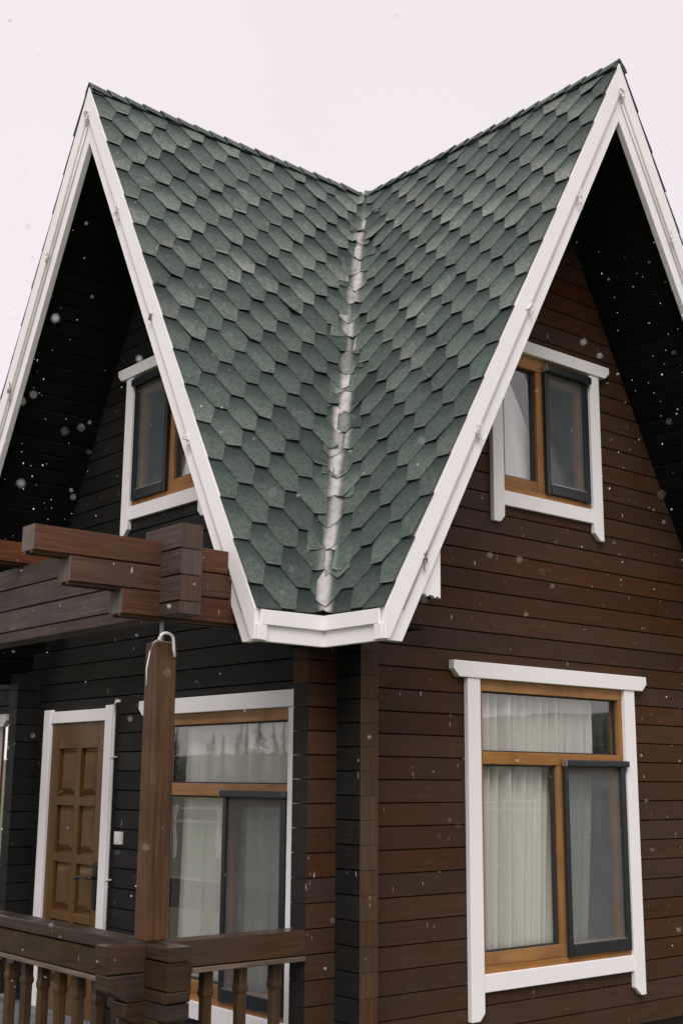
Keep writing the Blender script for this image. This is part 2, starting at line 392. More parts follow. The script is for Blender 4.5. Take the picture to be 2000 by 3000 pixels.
wr = facade(FR, ZR, OP_R, DL+.217, DL+.217, 'log')
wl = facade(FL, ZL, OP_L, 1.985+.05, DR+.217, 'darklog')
for k in range(-16, 4):
    v0 = ZL+CO*k
    if -.15 < v0 < 2.5:
        b = MB(); b.box(-DL+.002, -DL+.139, -DR-.2205, -DR-.2165, v0+.0012, v0+CO-.0012); b.make('log_end', 'logend', wl)
    v0 = ZR+CO*k
    if -.15 < v0 < 2.5:
        b = MB(); b.box(-DL-.2205, -DL-.2165, -DR+.002, -DR+.139, v0+.0012, v0+CO-.0012); b.make('log_end', 'darklog', wr)
# the crossing wall at the far end of the porch facade: protruding log ends, then the next bay
for k in range(-16, 8):
    v0 = ZR+CO*k
    if v0 < -.15 or v0 > 2.5: continue
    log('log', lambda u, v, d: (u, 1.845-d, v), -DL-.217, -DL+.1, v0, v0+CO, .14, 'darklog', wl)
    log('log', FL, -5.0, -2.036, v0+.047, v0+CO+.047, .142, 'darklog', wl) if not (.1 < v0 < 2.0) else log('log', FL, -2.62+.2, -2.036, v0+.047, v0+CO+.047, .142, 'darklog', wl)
# remaining walls, floors (dark interior closes the house)
for sw in (False, True):                                     # each has an unseen opening added to brighten the rooms and curtains
    V = (lambda x, y, z: (y, x, z)) if sw else (lambda x, y, z: (x, y, z)); dn = (DL if sw else DR)-.06
    mb = MB()
    def wb(a, b, z0, z1):
        mb.prism([(a, z0), (b, z0), (b, z1), (a, z1)], lambda u, v: V(u, dn, v), lambda u, v: V(u, dn+.04, v))
    wb(-1.85, .55, -.14, 2.9); wb(1.75, 1.89, -.14, 2.9); wb(.55, 1.75, -.14, .4); wb(.55, 1.75, 2.3, 2.9)
    mb.make('wall', 'room', house)
    mb = MB()
    for pl in ([(-1.9, 2.9), (.3, 2.9), (.3, 5.75), (0, 6.3)], [(1.1, 2.9), (1.9, 2.9), (1.1, 4.35)], [(.3, 2.9), (1.1, 2.9), (1.1, 3.4), (.3, 3.4)], [(.3, 4.5), (1.0, 4.5), (.3, 5.75)]):
        mb.prism(pl, lambda u, v: V(u, dn, v), lambda u, v: V(u, dn+.04, v))
    mb.make('wall', 'room', house)
mb = MB(); mb.box(-DL+.128, DL-.07, -DR+.128, DR-.07, 2.52, 2.60); mb.make('floor', 'room', house)
mb = MB(); mb.box(-DL+.128, DL-.07, -DR+.128, DR-.07, -.138, -.10); mb.make('floor', 'room', house)
# outrigger log ends carrying the right gable, end faced with a white board
for k in range(2):
    v0 = ZL+CO*(4+k)
    log('beam_end', lambda u, v, d: (-DL-d, u, v), -2.74, -2.0, v0, v0+CO, .14, 'log', house, tongue=True)
mb = MB()
jag = [(-1.975, 2.71), (-1.965, 2.699), (-1.955, 2.706), (-1.93, 2.690), (-1.915, 2.703), (-1.885, 2.698), (-1.87, 2.686), (-1.855, 2.700), (-1.828, 2.688), (-1.826, 3.05), (-1.975, 3.05)]
mb.prism(jag, lambda u, v: (u, -2.775, v), lambda u, v: (u, -2.745, v)); mb.make('end_board', 'white', house)

# ---- roof deck
rs = lambda s: H-K*s
mb = MB()
def slab(pts, th):   # pts: (x,y,s)
    n = len(pts); vs = [(x, y, rs(s)-.004) for x, y, s in pts]+[(x, y, max(rs(s)-th, 2.53)) for x, y, s in pts]
    mb.add(vs, [tuple(range(n)), tuple(range(n, 2*n))[::-1]]+[(i, (i+1) % n, n+(i+1) % n, n+i) for i in range(n)])
for rot in range(4):
    g = (G if rot % 2 == 0 else GB)-.045
    for sg in (-1, 1):
        q = [(-g, 0, 0), (0, 0, 0), (-WE+.01, sg*(WE-.01), WE-.01), (-g, sg*(WE-.01), WE-.01)]
        c, s_ = [(1, 0), (0, 1), (-1, 0), (0, -1)][rot]
        slab([(x*c-y*s_, x*s_+y*c, s) for x, y, s in q], SOF-.03)
roof = mb.make('roof', 'deck', house)

# ---- shingles
TABP, TABS, TABH = .345, .10, .1523
TABO = (TABP-2*TABS)/2; VL = WE*SL
tv = Vector((-WE, -WE, EV-H)).normalized()               # down the valley
class Slope:
    def __init__(s, side):                               # 'A': left gable's slope facing -Y, 'B': right gable's slope facing -X
        s.sw = side == 'B'; s.g = GB if s.sw else G
        s.n = s.V(Vector((0, -SA, CA)))
        e = s.V(Vector((-1, 0, 0))); s.e = (e-tv*e.dot(tv)).normalized()
    def V(s, v): return Vector((v.y, v.x, v.z)) if s.sw else v
    def plane(s, u, v): return s.V(Vector((-s.g+u, -v*CA, H-v*SA)))
    def q(s, u, v): return (s.plane(u, v)-Vector((0, 0, H))).dot(s.e)
class Far:
    def __init__(s, sw): s.sw = sw; s.g = GB if sw else G; s.n = s.V(Vector((0, SA, CA)))
    def V(s, v): return Vector((v.y, v.x, v.z)) if s.sw else v
    def plane(s, u, v): return s.V(Vector((-s.g+u, v*CA, H-v*SA)))
    def q(s, u, v): return 9
SLA, SLB = Slope('A'), Slope('B'); SLA.o, SLB.o = SLB, SLA
TF = .10
phi = math.acos(SLA.e.dot(SLB.e)); mbis = (SLA.e+SLB.e).normalized(); thm = math.pi/2-phi/2; RF = TF*math.tan(phi/2); CD = TF/math.cos(phi/2)
def warp(sl, u, v, lift):
    p = sl.plane(u, v); rel = p-Vector((0, 0, H)); q = rel.dot(sl.e)
    if q >= TF: return p+sl.n*lift, q
    a = rel.dot(tv); base = Vector((0, 0, H))+tv*a
    if q <= -TF: return base+sl.o.e*(-q)+sl.o.n*lift, q
    th = thm*q/TF; perp = (sl.e-sl.o.e).normalized()
    nn = mbis*math.cos(th)-perp*math.sin(th)
    return base+mbis*CD-nn*RF+nn*lift, q
def clip(poly, f):
    out = []
    for i in range(len(poly)):
        a, b = poly[i-1], poly[i]; fa, fb = f(a), f(b)
        if fa >= 0 and fb >= 0: out.append(b)
        elif fa >= 0 or fb >= 0:
            t = fa/(fa-fb); x = (a[0]+(b[0]-a[0])*t, a[1]+(b[1]-a[1])*t); out.append(x)
            if fb >= 0: out.append(b)
    return out
def area(p): return abs(sum(p[i-1][0]*p[i][1]-p[i][0]*p[i-1][1] for i in range(len(p))))/2 if len(p) > 2 else 0
THK = .006
def sl_b(sl): return sl is SLB
def tab_mesh(sl, uc, vb, over, extra, vtopclip=0, flat=False, tint=1, store=None):
    P = [(uc-TABS/2, vb), (uc+TABS/2, vb), (uc+TABS/2+TABO, vb-TABH), (uc+TABS/2+TABO, vb-2.12*TABH), (uc-TABS/2-TABO, vb-2.12*TABH), (uc-TABS/2-TABO, vb-TABH)]
    rot = random.gauss(0, .014); du, dv = random.gauss(0, .0045), random.gauss(0, .005)
    cu, cv = uc, vb-TABH
    P = [(cu+(u-cu)*math.cos(rot)-(v-cv)*math.sin(rot)+du, cv+(u-cu)*math.sin(rot)+(v-cv)*math.cos(rot)+dv) for u, v in P]
    edge = -.028+random.uniform(-.006, .004)
    P = clip(P, lambda p: p[0]-edge); P = clip(P, lambda p: p[1]-.0); P = clip(P, lambda p: VL+.012-p[1])
    P = clip(P, lambda p: sl.q(*p)+over)
    if area(P) < (.006 if not isinstance(sl, Far) and sl.q(uc, vb) < .12 else .0012): return None
    vt = vb-2.12*TABH; curlL, curlR = max(0, random.gauss(.001, .006)), max(0, random.gauss(.001, .006))
    def lift(u, v):
        t = (v-vt)/(2.12*TABH); l = .006+.0138*t+(extra if sl.q(u, v) < .2 else 0)
        if v > vb-TABH*.6: l += (curlL if u < uc else curlR)*(v-(vb-TABH*.6))/(TABH*.6)
        return l
    qoff = random.gauss(-.004, .034); qmin = min(sl.q(*p) for p in P); strips = [P]; isv = qmin < TF
    if isv:
        cuts = [9, TF, .066, .033, 0, -.033, -.066, -TF, -9]; strips = []
        for a, b in zip(cuts, cuts[1:]):
            s = clip(clip(P, lambda p: a-sl.q(*p)), lambda p: sl.q(*p)-b)
            if area(s) > 1e-6: strips.append(s)
    vs, fs, uvs, qs = [], [], [], []; key = {}
    def vert(p, top):
        k = (round(p[0], 5), round(p[1], 5), top)
        if k not in key:
            pos, q = warp(sl, p[0], p[1], lift(*p)-(0 if top else THK)); key[k] = len(vs); vs.append(pos); uvs.append((p[0]-uc, vb-p[1])); qs.append(q+(qoff if not sl_b(sl) else -qoff) if isv and p[1] > .25 else 9)
        return key[k]
    bd = {}
    for s in strips:
        t = [vert(p, True) for p in s]; b = [vert(p, False) for p in s]
        fs.append(tuple(t)); fs.append(tuple(b[::-1]))
        for i in range(len(s)):
            e = (t[i-1], t[i]); 
            if (e[1], e[0]) in bd: del bd[(e[1], e[0])]
            else: bd[e] = (b[i-1], b[i])
    for (a, b), (c, d) in bd.items(): fs.append((a, b, d, c))
    return vs, fs, uvs, qs, isv, area(P), tint
def attach(me, uvs, qs, tints):
    uv = me.uv_layers.new(name='tab')
    uv.data.foreach_set('uv', [c for l in me.loops for c in uvs[l.vertex_index]])
    a = me.attributes.new('valley', 'FLOAT', 'POINT'); a.data.foreach_set('value', qs)
    a = me.attributes.new('tint', 'FLOAT_VECTOR', 'POINT'); a.data.foreach_set('vector', [c for tt in tints for c in tt])
tabs = []
for sl in (SLA, SLB):
    for nrow in range(-1, 32):
        vb = VL-TABH*nrow; ph = .19 if nrow % 2 == 0 else .19+TABP/2
        umax = sl.g-vb*CA+.5; u = ph-TABP
        while u < umax+.4:
            first = (nrow+(sl is SLB)) % 2
            over = (.15 if first else .035)+random.uniform(-.04, .05)
            tint = random.choice((.70, .80, .88, .92, .97, 1.02, 1.1))*random.uniform(.95, 1.05)
            if random.random() < .045: tint *= .72
            if nrow < 0: tint *= .7
            if vb < .62: over = .012
            r = tab_mesh(sl, u, vb, over, .003 if first else 0, tint=tint)
            if r: tabs.append(r)
            u += TABP
plain = [t for t in tabs if not t[4]]; val = [t for t in tabs if t[4]]
plain.sort(key=lambda t: -t[5]*(8/(t[0][0]-CAM).length)**2)
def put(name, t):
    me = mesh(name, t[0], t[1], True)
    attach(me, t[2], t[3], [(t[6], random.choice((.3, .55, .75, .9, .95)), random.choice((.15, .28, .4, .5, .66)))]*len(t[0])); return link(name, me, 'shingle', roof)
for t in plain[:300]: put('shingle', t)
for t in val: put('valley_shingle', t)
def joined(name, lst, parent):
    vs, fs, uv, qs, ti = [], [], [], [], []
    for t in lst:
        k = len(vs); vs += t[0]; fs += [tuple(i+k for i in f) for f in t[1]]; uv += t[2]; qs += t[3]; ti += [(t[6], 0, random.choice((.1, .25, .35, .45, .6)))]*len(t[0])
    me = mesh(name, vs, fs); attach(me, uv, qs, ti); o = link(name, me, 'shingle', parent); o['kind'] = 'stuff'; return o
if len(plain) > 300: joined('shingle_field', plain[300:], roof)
# the far slopes of both gables, seen only as a ragged edge over the barge boards
_w = warp
def warp(sl, u, v, lift):
    if isinstance(sl, Far): return sl.plane(u, v)+sl.n*lift, 9
    return _w(sl, u, v, lift)
for sw in (False, True):
    far = Far(sw); lst = []
    for nrow in range(-1, 32):
        vb = VL-TABH*nrow; u = .19+(TABP/2 if nrow % 2 else 0)-TABP
        while u < far.g-vb*CA+.3:
            r = tab_mesh(far, u, vb, 0, random.uniform(0, .004), tint=random.uniform(.8, 1.1)); u += TABP
            if r: lst.append(r)
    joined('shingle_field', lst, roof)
# ridge caps: folded strips lapping towards the gable end
for sw in (False, True):
    g = GB if sw else G; V = (lambda x, y, z: (y, x, z)) if sw else (lambda x, y, z: (x, y, z))
    u = -.03; i = 0
    while u < g-.17:
        ln = .27; p = .155
        a, b = u, u+ln; wdt = .088+random.uniform(-.006, .006); vs = []; uvs = []
        la, lb = .036+random.uniform(0, .006), .010
        skew = random.uniform(-.012, .012)
        for (uu, lf, sk) in ((a, la, skew), ((a+b)/2, (la+lb)/2, 0), (b, lb, 0)):
            for th in (0, .007):
                for s in (-1, -.5, 0, .5, 1):
                    dd = abs(s)*wdt; x = -g+uu+sk*s; y = s*wdt*CA; z = H-dd*SA+.010*(1-abs(s))**2*-1
                    nx = Vector((0, (SA if s > 0 else -SA)*min(1, abs(s)*2), CA)).normalized() if s else Vector((0, 0, 1))
                    P_ = Vector((x, y, z))+nx*(lf-th+.004); vs.append(V(*P_)); uvs.append((0, uu-a))
        fs = []
        for r_ in range(2):
            for s in range(4):
                k = r_*10+s; fs.append((k, k+1, k+11, k+10)); k += 5; fs.append((k, k+10, k+11, k+1))
            k = r_*10; fs.append((k, k+10, k+15, k+5)); fs.append((k+4, k+9, k+19, k+14))
        for s in range(4): fs.append((s, s+5, s+6, s+1)); fs.append((20+s, 21+s, 26+s, 25+s))
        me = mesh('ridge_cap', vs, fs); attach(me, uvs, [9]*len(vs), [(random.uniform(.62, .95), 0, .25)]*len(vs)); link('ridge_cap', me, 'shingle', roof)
        u += p+random.uniform(-.008, .008); i += 1

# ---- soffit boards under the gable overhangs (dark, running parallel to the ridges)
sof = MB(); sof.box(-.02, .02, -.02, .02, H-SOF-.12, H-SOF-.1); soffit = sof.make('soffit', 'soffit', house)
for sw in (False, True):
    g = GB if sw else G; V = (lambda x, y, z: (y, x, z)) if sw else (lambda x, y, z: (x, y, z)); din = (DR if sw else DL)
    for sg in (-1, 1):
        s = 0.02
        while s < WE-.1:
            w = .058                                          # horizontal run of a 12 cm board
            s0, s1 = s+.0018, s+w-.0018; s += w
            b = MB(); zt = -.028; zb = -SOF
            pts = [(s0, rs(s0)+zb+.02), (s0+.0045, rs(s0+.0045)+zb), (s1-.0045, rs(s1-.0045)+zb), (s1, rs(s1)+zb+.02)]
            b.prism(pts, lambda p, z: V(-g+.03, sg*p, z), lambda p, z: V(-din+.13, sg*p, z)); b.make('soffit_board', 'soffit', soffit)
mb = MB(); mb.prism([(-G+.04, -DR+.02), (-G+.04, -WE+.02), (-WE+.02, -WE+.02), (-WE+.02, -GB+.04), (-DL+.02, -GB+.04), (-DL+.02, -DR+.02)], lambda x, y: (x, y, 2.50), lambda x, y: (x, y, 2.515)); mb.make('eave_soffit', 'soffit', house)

# ---- barge boards: back board with a proud outer board, both gables, both rakes
for sw in (False, True):
    g = GB if sw else G; V = (lambda x, y, z: (y, x, z)) if sw else (lambda x, y, z: (x, y, z))
    for sg in (-1, 1):
        ho = .012; wv = .462; step = .245; bz = 2.415
        low = lambda s, o: H-K*s-o
        sin = (H-wv-bz)/K
        back = [(0, low(0, ho)), (WE-.004, low(WE-.004, ho)), (WE-.004, bz), (sin, bz), (0, low(0, wv))]
        b = MB(); b.prism(back, lambda s, z: V(-g, sg*s, z), lambda s, z: V(-g+.045, sg*s, z))
        bo = b.make('barge_board', 'white', house, bevel=.003)
        s2 = (H-step-bz-.004)/K; 
        pr = [(0, low(0, ho-.004)), (WE, low(WE, ho-.004)), (WE, bz+.004), (min(s2, WE-.02), bz+.004), (0, low(0, step))]
        b = MB(); b.prism(pr, lambda s, z: V(-g-.028, sg*s, z), lambda s, z: V(-g-.0005, sg*s, z)); b.make('cover_board', 'white', bo, bevel=.004)
        # slim light tube tucked under the step, with torn tape ties
        b = MB(); s0_, s1_ = .03, (H-step-.03-bz)/K-.1
        b.tube([V(-g-.010, sg*(s0_+(s1_-s0_)*t/6), low(s0_+(s1_-s0_)*t/6, step+.028)) for t in range(7)], .008, 8); b.make('light_tube', 'plastic', bo, smooth=True)
        for zt in (5.59, 4.64, 3.71, 2.9):
            s = (H-step-.02-zt)/K; b = MB()
            for j in range(7):
                c = Vector((-g-.022-random.random()*.014, sg*s+random.gauss(0, .004), zt+random.gauss(0, .008))); pts = [c]
                for t in range(3): pts.append(pts[-1]+Vector((random.gauss(0, .006), random.gauss(0, .016), random.gauss(0, .020))))
                b.tube([V(*p) for p in pts], [.002, .0055, .005, .002], 5)
            b.make('tape_tie', 'dirt' if random.random() < .3 else 'plastic', bo)
    b = MB()
    for j in range(5):
        a0 = random.random()*6; pts = [Vector((-g-.034-.01*math.sin(t*2), .028*math.cos(a0+t), 6.575+.035*math.sin(a0+t))) for t in [k*.5 for k in range(7)]]
        b.tube([V(*p) for p in pts], .005, 5)
    b.make('tape_tie', 'plastic', house)
# ---- fascia at the valley eave, two lapped boards on each side
for sw in (False, True):
    g = GB if sw else G; V = (lambda x, y, z: (y, x, z)) if sw else (lambda x, y, z: (x, y, z))
    fb = MB(); fb.prism([(-g+.01, 2.412), (-WE+.002, 2.409), (-WE+.002, 2.53), (-g+.01, 2.53)], lambda x, z: V(x, -WE, z), lambda x, z: V(x, -WE+.03, z))
    f0 = fb.make('fascia_board', 'white', house, bevel=.003)
    fb = MB(); fb.prism([(-g+.005, 2.503), (-WE-.019, 2.501), (-WE-.019, 2.588), (-g+.005, 2.586)], lambda x, z: V(x, -WE-.021, z), lambda x, z: V(x, -WE-.0008, z)); fb.make('upper_fascia', 'white', f0, bevel=.003)
    fb = MB(); fb.prism([(-g-.02, 2.418), (-g+.045, 2.414), (-g+.045, 2.50), (-g-.02, 2.505)], lambda x, z: V(x, -WE-.022, z), lambda x, z: V(x, -WE-.0015, z)); fb.make('end_block', 'white', f0, bevel=.004)

# ------------------------------------------------------------------ windows
def quadbox(b, F, u0, u1, v0, v1, d0, d1):
    b.prism([(u0, v0), (u1, v0), (u1, v1), (u0, v1)], lambda u, v: F(u, v, d0), lambda u, v: F(u, v, d1))
def part(name, F, rect, d, mat, parent, bevel=0):
    b = MB(); quadbox(b, F, *rect, *d); return b.make(name, mat, parent, bevel)
def poly(name, F, pts, d, mat, parent, bevel=0):
    b = MB(); b.prism(pts, lambda u, v: F(u, v, d[0]), lambda u, v: F(u, v, d[1])); return b.make(name, mat, parent, bevel)
def pane(name, F, rect, d, mat, parent):
    u0, u1, v0, v1 = rect
    return link(name, mesh(name, [F(u0, v0, d), F(u1, v0, d), F(u1, v1, d), F(u0, v1, d)], [(0, 1, 2, 3)], False), mat, parent)
def window(F0, cu, dv, lower, flip=1):
    F = lambda u, v, d: F0(cu+flip*u, v+dv, d)
    if lower:
        hw, hv0, hv1, lw0, lw1, lb = 1.02, 2.333, 2.44, .765, .885, .19
        ap, fb, gb, gt = (.355, .463), .505, .588, 2.255
        mu0, mu1, su0, su1, ct0, ct1 = .022, .070, .066, .752, 1.770, 1.815
    else:
        hw, hv0, hv1, lw0, lw1, lb = .717, 4.725, 4.82, .49, .60, 3.43
        ap, fb, gb, gt = (3.557, 3.663), 3.707, 3.785, 4.625
        mu0, mu1, su0, su1, ct0, ct1 = -.095, -.035, -.030, .47, 4.632, 4.69
    uo = lw0+.004; b = MB()
    # outer frame
    quadbox(b, F, -uo, uo, gt, hv0+.02, -.075, .010)
    win = b.make('window', 'frame', house, .003)
    part('frame_sill', F, (-uo, uo, ap[1]-.02, fb), (-.075, .012), 'frame', win, .003)
    part('frame_stile', F, (-uo, -lw0+.045, fb, gt), (-.075, .008), 'framev', win, .003)
    part('frame_stile', F, (lw0-.045, uo, fb, gt), (-.075, .008), 'framev', win, .003)
    part('bottom_rail', F, (-lw0+.046, mu0-.001, fb+.0015, gb), (-.068, .002), 'frame', win, .003)
    part('bottom_rail', F, (mu1+.001, lw0-.046, fb+.0015, gb), (-.068, .002), 'frame', win, .003)
    top = gt-.001
    if lower:
        part('transom', F, (-lw0+.046, lw0-.046, 1.775, 1.857), (-.072, .006), 'frame', win, .003)
        part('mullion', F, (mu0, mu1, fb+.001, 1.774), (-.072, .005), 'framev', win, .003); top = 1.774
        pane('pane', F, (-lw0+.045, lw0-.045, 1.857, gt), -.034, 'glass', win)
        b = MB(); quadbox(b, F, -lw0+.047, lw0-.047, 1.8575, 1.866, -.045, -.022); quadbox(b, F, -lw0+.047, lw0-.047, gt-.010, gt-.0005, -.045, -.022)
        quadbox(b, F, lw0-.056, lw0-.0465, 1.867, gt-.011, -.045, -.022); b.make('gasket', 'gasket', win)
    else:
        part('mullion', F, (mu0, mu1, fb+.001, top), (-.072, .005), 'framev', win, .003)
    pane('pane', F, (-lw0+.045, mu0, gb, top), -.034, 'glass', win)
    b = MB(); quadbox(b, F, -lw0+.047, mu0-.002, gb+.0006, gb+.011, -.045, -.020); quadbox(b, F, mu0-.022, mu0-.001, gb+.012, top-.012, -.045, -.020); quadbox(b, F, -lw0+.047, mu0-.002, top-.011, top-.0006, -.045, -.020); b.make('gasket', 'gasket', win)
    # opening sash behind the insect screen
    a0, a1 = mu1+.002, lw0-.047
    part('sash_stile', F, (a0, a0+.05, gb+.001, top-.001), (-.06, -.004), 'framev', win, .003)
    part('sash_stile', F, (a1-.058, a1, gb+.001, top-.001), (-.06, -.004), 'framev', win, .003)
    part('sash_rail', F, (a0+.051, a1-.059, top-.06, top-.001), (-.06, -.004), 'frame', win, .003)
    pane('pane', F, (a0+.05, a1-.058, gb, top-.06), -.034, 'glass', win)
    # roll-up insect screen: cassette, guides, bottom bar, mesh
    cs = part('insect_screen', F, (su0, su1+.012, ct0, ct1), (.013, .068), 'black', win, .008)
    for (p, q) in ((su0+.004, su0+.045), (su1-.062, su1-.004)): 
        part('guide', F, (p, q, fb-.004, ct0), (.013, .036), 'black', win, .003)
    part('bottom_bar', F, (su0+.047, su1-.064, fb+.002, gb-.004), (.013, .040), 'black', win, .004)
    part('bar_strip', F, (su0+.047, su1-.064, gb-.0035, gb+.002), (.013, .041), 'silver', win)
    part('end_cap', F, (su0-.004, su0-.0005, ct0, ct1), (.016, .066), 'silver', win, .002)
    pane('screen_mesh', F, (su0+.045, su1-.062, gb, ct0), .022, 'screen', win)
    # white trim boards: chamfered head, dropped side boards, apron
    poly('head_trim', F, [(-hw, hv1), (-hw-.004, hv0+.052), (-hw+.05, hv0), (hw-.05, hv0), (hw+.004, hv0+.052), (hw, hv1)], (.002, .052), 'white', win, .004)
    ch = .045
    poly('side_trim', F, [(-lw1, hv0-.001), (-lw1, lb), (-lw0-ch, lb), (-lw0, lb+ch), (-lw0, hv0-.001)], (.002, .040), 'white', win, .004)
    poly('side_trim', F, [(lw1, hv0-.001), (lw1, lb), (lw0+ch+.02, lb), (lw0, lb+ch+.01), (lw0, hv0-.001)], (.002, .040), 'white', win, .004)
    part('apron', F, (-lw0+.001, lw0-.001, ap[0], ap[1]), (.002, .032), 'white', win, .004)
    return win
window(FR, 0, 0, True); window(FL, LWC, -.222, True); window(FR, 0, 0, False); window(FL, 0, .07, False, -1)
window(FL, -2.40-1.02, -.222-.018, True)

def curtain(name, F0, cu, dv, edges, v0, v1, mat, label, group=None, fold=.06, depth=.022, d=-.115, flip=1, folds_bias=0):
    """edges(v)->(ua,ub) left and right border at height v; real pleats"""
    nu, nv = 130, 14; vs, fs = [], []
    ph = [random.uniform(0, 6) for _ in range(4)]
    for j in range(nv+1):
        v = v0+(v1-v0)*j/nv; ua, ub = edges(v)
        for i in range(nu+1):
            t = i/nu; u = ua+(ub-ua)*t
            e0, e1 = edges(v1); uf = e0+(e1-e0)*t*1.0
            w = depth*(math.sin(uf/fold*6.283+ph[0]+1.2*math.sin(uf*7+ph[1]))+.45*math.sin(uf/fold*6.283*.53+ph[2]))
            w *= .65+.35*math.sin(uf*4.1+ph[3])+.3*math.sin(uf*11.3+ph[1])
            vs.append(F0(cu+flip*u+.004*math.sin(v*3+uf*20), v+dv, d+w))
    for j in range(nv):
        for i in range(nu): fs.append((j*(nu+1)+i, j*(nu+1)+i+1, (j+1)*(nu+1)+i+1, (j+1)*(nu+1)+i))
    o = link(name, mesh(name, vs, fs, False), mat, None, True); so_ = o.modifiers.new('cloth', 'SOLIDIFY'); so_.thickness = .0015
    return tag(o, label, 'curtain', group)
curtain('curtain', FR, 0, 0, lambda v: (-.78, .60-.1*max(0, 1.9-v)), .50, 2.36, 'curtain', 'cream pleated curtain behind the lower window of the sunlit brown wall', fold=.092, depth=.038)
curtain('curtain', FL, LWC, -.222, lambda v: (-.68+.04*(v-1), .70), .50, 2.36, 'curtain2', 'pale curtain in wide folds behind the porch window beside the post', fold=.19, depth=.034, d=-.125)
def sweep(v):
    t = max(0, min(1, (4.66-v)/.9)); return (-.52, -.34+.50*t**.85)
curtain('curtain', FR, 0, 0, sweep, 3.70, 4.70, 'lace', 'white net curtain drawn aside in the upper window of the right gable', fold=.12, depth=.020, d=-.11)
curtain('curtain', FL, 0, .07, sweep, 3.70, 4.70, 'lace', 'white net curtain drawn aside in the upper window of the left gable', fold=.12, depth=.020, d=-.11, flip=-1)
curtain('curtain', FL, -2.40-1.02, -.24, lambda v: (-.7, .55), .50, 2.36, 'curtain', 'grey looking curtain in the window cut by the left photo edge', fold=.16, depth=.025)

# ------------------------------------------------------------------ front door
F = lambda u, v, d: FL(-u, v, d)                             # here u = world y
dl = part('door', F, (.703, 1.594, -.095, 2.094), (-.08, -.0205), 'door', house)
Fd = lambda u, v, d: F(u+.030, v, d+.042)
for (a, b_) in ((.676, .80), (1.062, 1.135), (1.425, 1.563)): part('stile', Fd, (a, b_, -.094, 2.093), (-.0615, -.030), 'door', dl, .004)
rows = [(1.517, 1.89), (1.085, 1.449), (.652, 1.017), (.12, .584)]
prev = 2.093
for (r0, r1) in rows+[(-.094, -.094)]:
    for (a, b_) in ((.801, 1.061), (1.136, 1.424)): part('rail', Fd, (a, b_, r1+.0005, prev), (-.0615, -.0305), 'door', dl, .004)
    prev = r0-.0005
for (r0, r1) in rows:
    for (a, b_) in ((.801, 1.061), (1.136, 1.424)):
        m_ = .045; o1 = [(a+.018, r0+.018), (b_-.018, r0+.018), (b_-.018, r1-.018), (a+.018, r1-.018)]; o2 = [(a+m_+.02, r0+m_+.02), (b_-m_-.02, r0+m_+.02), (b_-m_-.02, r1-m_-.02), (a+m_+.02, r1-m_-.02)]
        b = MB(); b.add([Fd(*p, -.061) for p in o1]+[Fd(*p, -.036) for p in o2], [(0, 1, 2, 3), (4, 5, 6, 7), (0, 1, 5, 4), (1, 2, 6, 5), (2, 3, 7, 6), (3, 0, 4, 7)]); b.make('panel', 'door', dl)
# door casing
part('door_trim', F, (1.594, 1.713, -.09, 2.205), (-.10, .035), 'white', house, .004)
part('door_trim', F, (.601, .703, -.09, 2.21), (-.10, .036), 'white', house, .004)
part('door_trim', F, (.7035, 1.5935, 2.095, 2.188), (-.10, .030), 'white', house, .004)
for hv in (1.72, 1.30, .4): part('hinge', Fd, (1.578, 1.597, hv-.06, hv+.06), (-.031, -.022), 'iron', dl, .003)
# handle: long shaped plate with a lever
b = MB(); hp = []
for v, w in ((.70, .004), (.712, .016), (.725, .024), (.74, .014), (.76, .021), (.88, .024), (.98, .022), (.995, .014), (1.012, .025), (1.028, .016), (1.042, .004)): hp.append((v, w))
pts = [(.742-w*1.3, v) for v, w in hp]+[(.742+w*1.3, v) for v, w in hp[::-1]]
hn = poly('handle', Fd, pts, (-.030, -.018), 'iron', dl, .003)
b = MB(); b.tube([Fd(.737, .932, -.02), Fd(.737, .932, .022), Fd(.75, .930, .032), Fd(.80, .929, .034), Fd(.86, .934, .032), Fd(.91, .930, .032), Fd(.945, .912, .032), Fd(.958, .908, .030)], [.012, .012, .012, .009, .011, .014, .012, .005], 10); b.make('lever', 'iron', hn, smooth=True)
# conduit beside the door, wall switch
b = MB(); b.tube([(-DL+.01, .545, 2.232), (-DL-.012, .548, 2.235), (-DL-.022, .560, 2.232), (-DL-.026, .573, 2.215), (-DL-.026, .575, 2.1), (-DL-.026, .577, 1.0), (-DL-.026, .580, -.085)], .012, 10)
cdt = b.make('conduit', 'plastic', smooth=True); tag(cdt, 'thin white conduit pipe running up beside the front door trim', 'pipe')
for zz in (1.82, .93): part('pipe_clip', F, (.548, .592, zz-.006, zz+.006), (.004, .042), 'plastic', cdt, .002)
sw_ = part('wall_switch', F, (.415, .512, 1.186, 1.278), (-.004, .022), 'plastic', None, .004); tag(sw_, 'small white switch box on the dark wall right of the door', 'switch')
part('rocker', F, (.428, .499, 1.200, 1.264), (.0222, .027), 'plastic', sw_, .003)

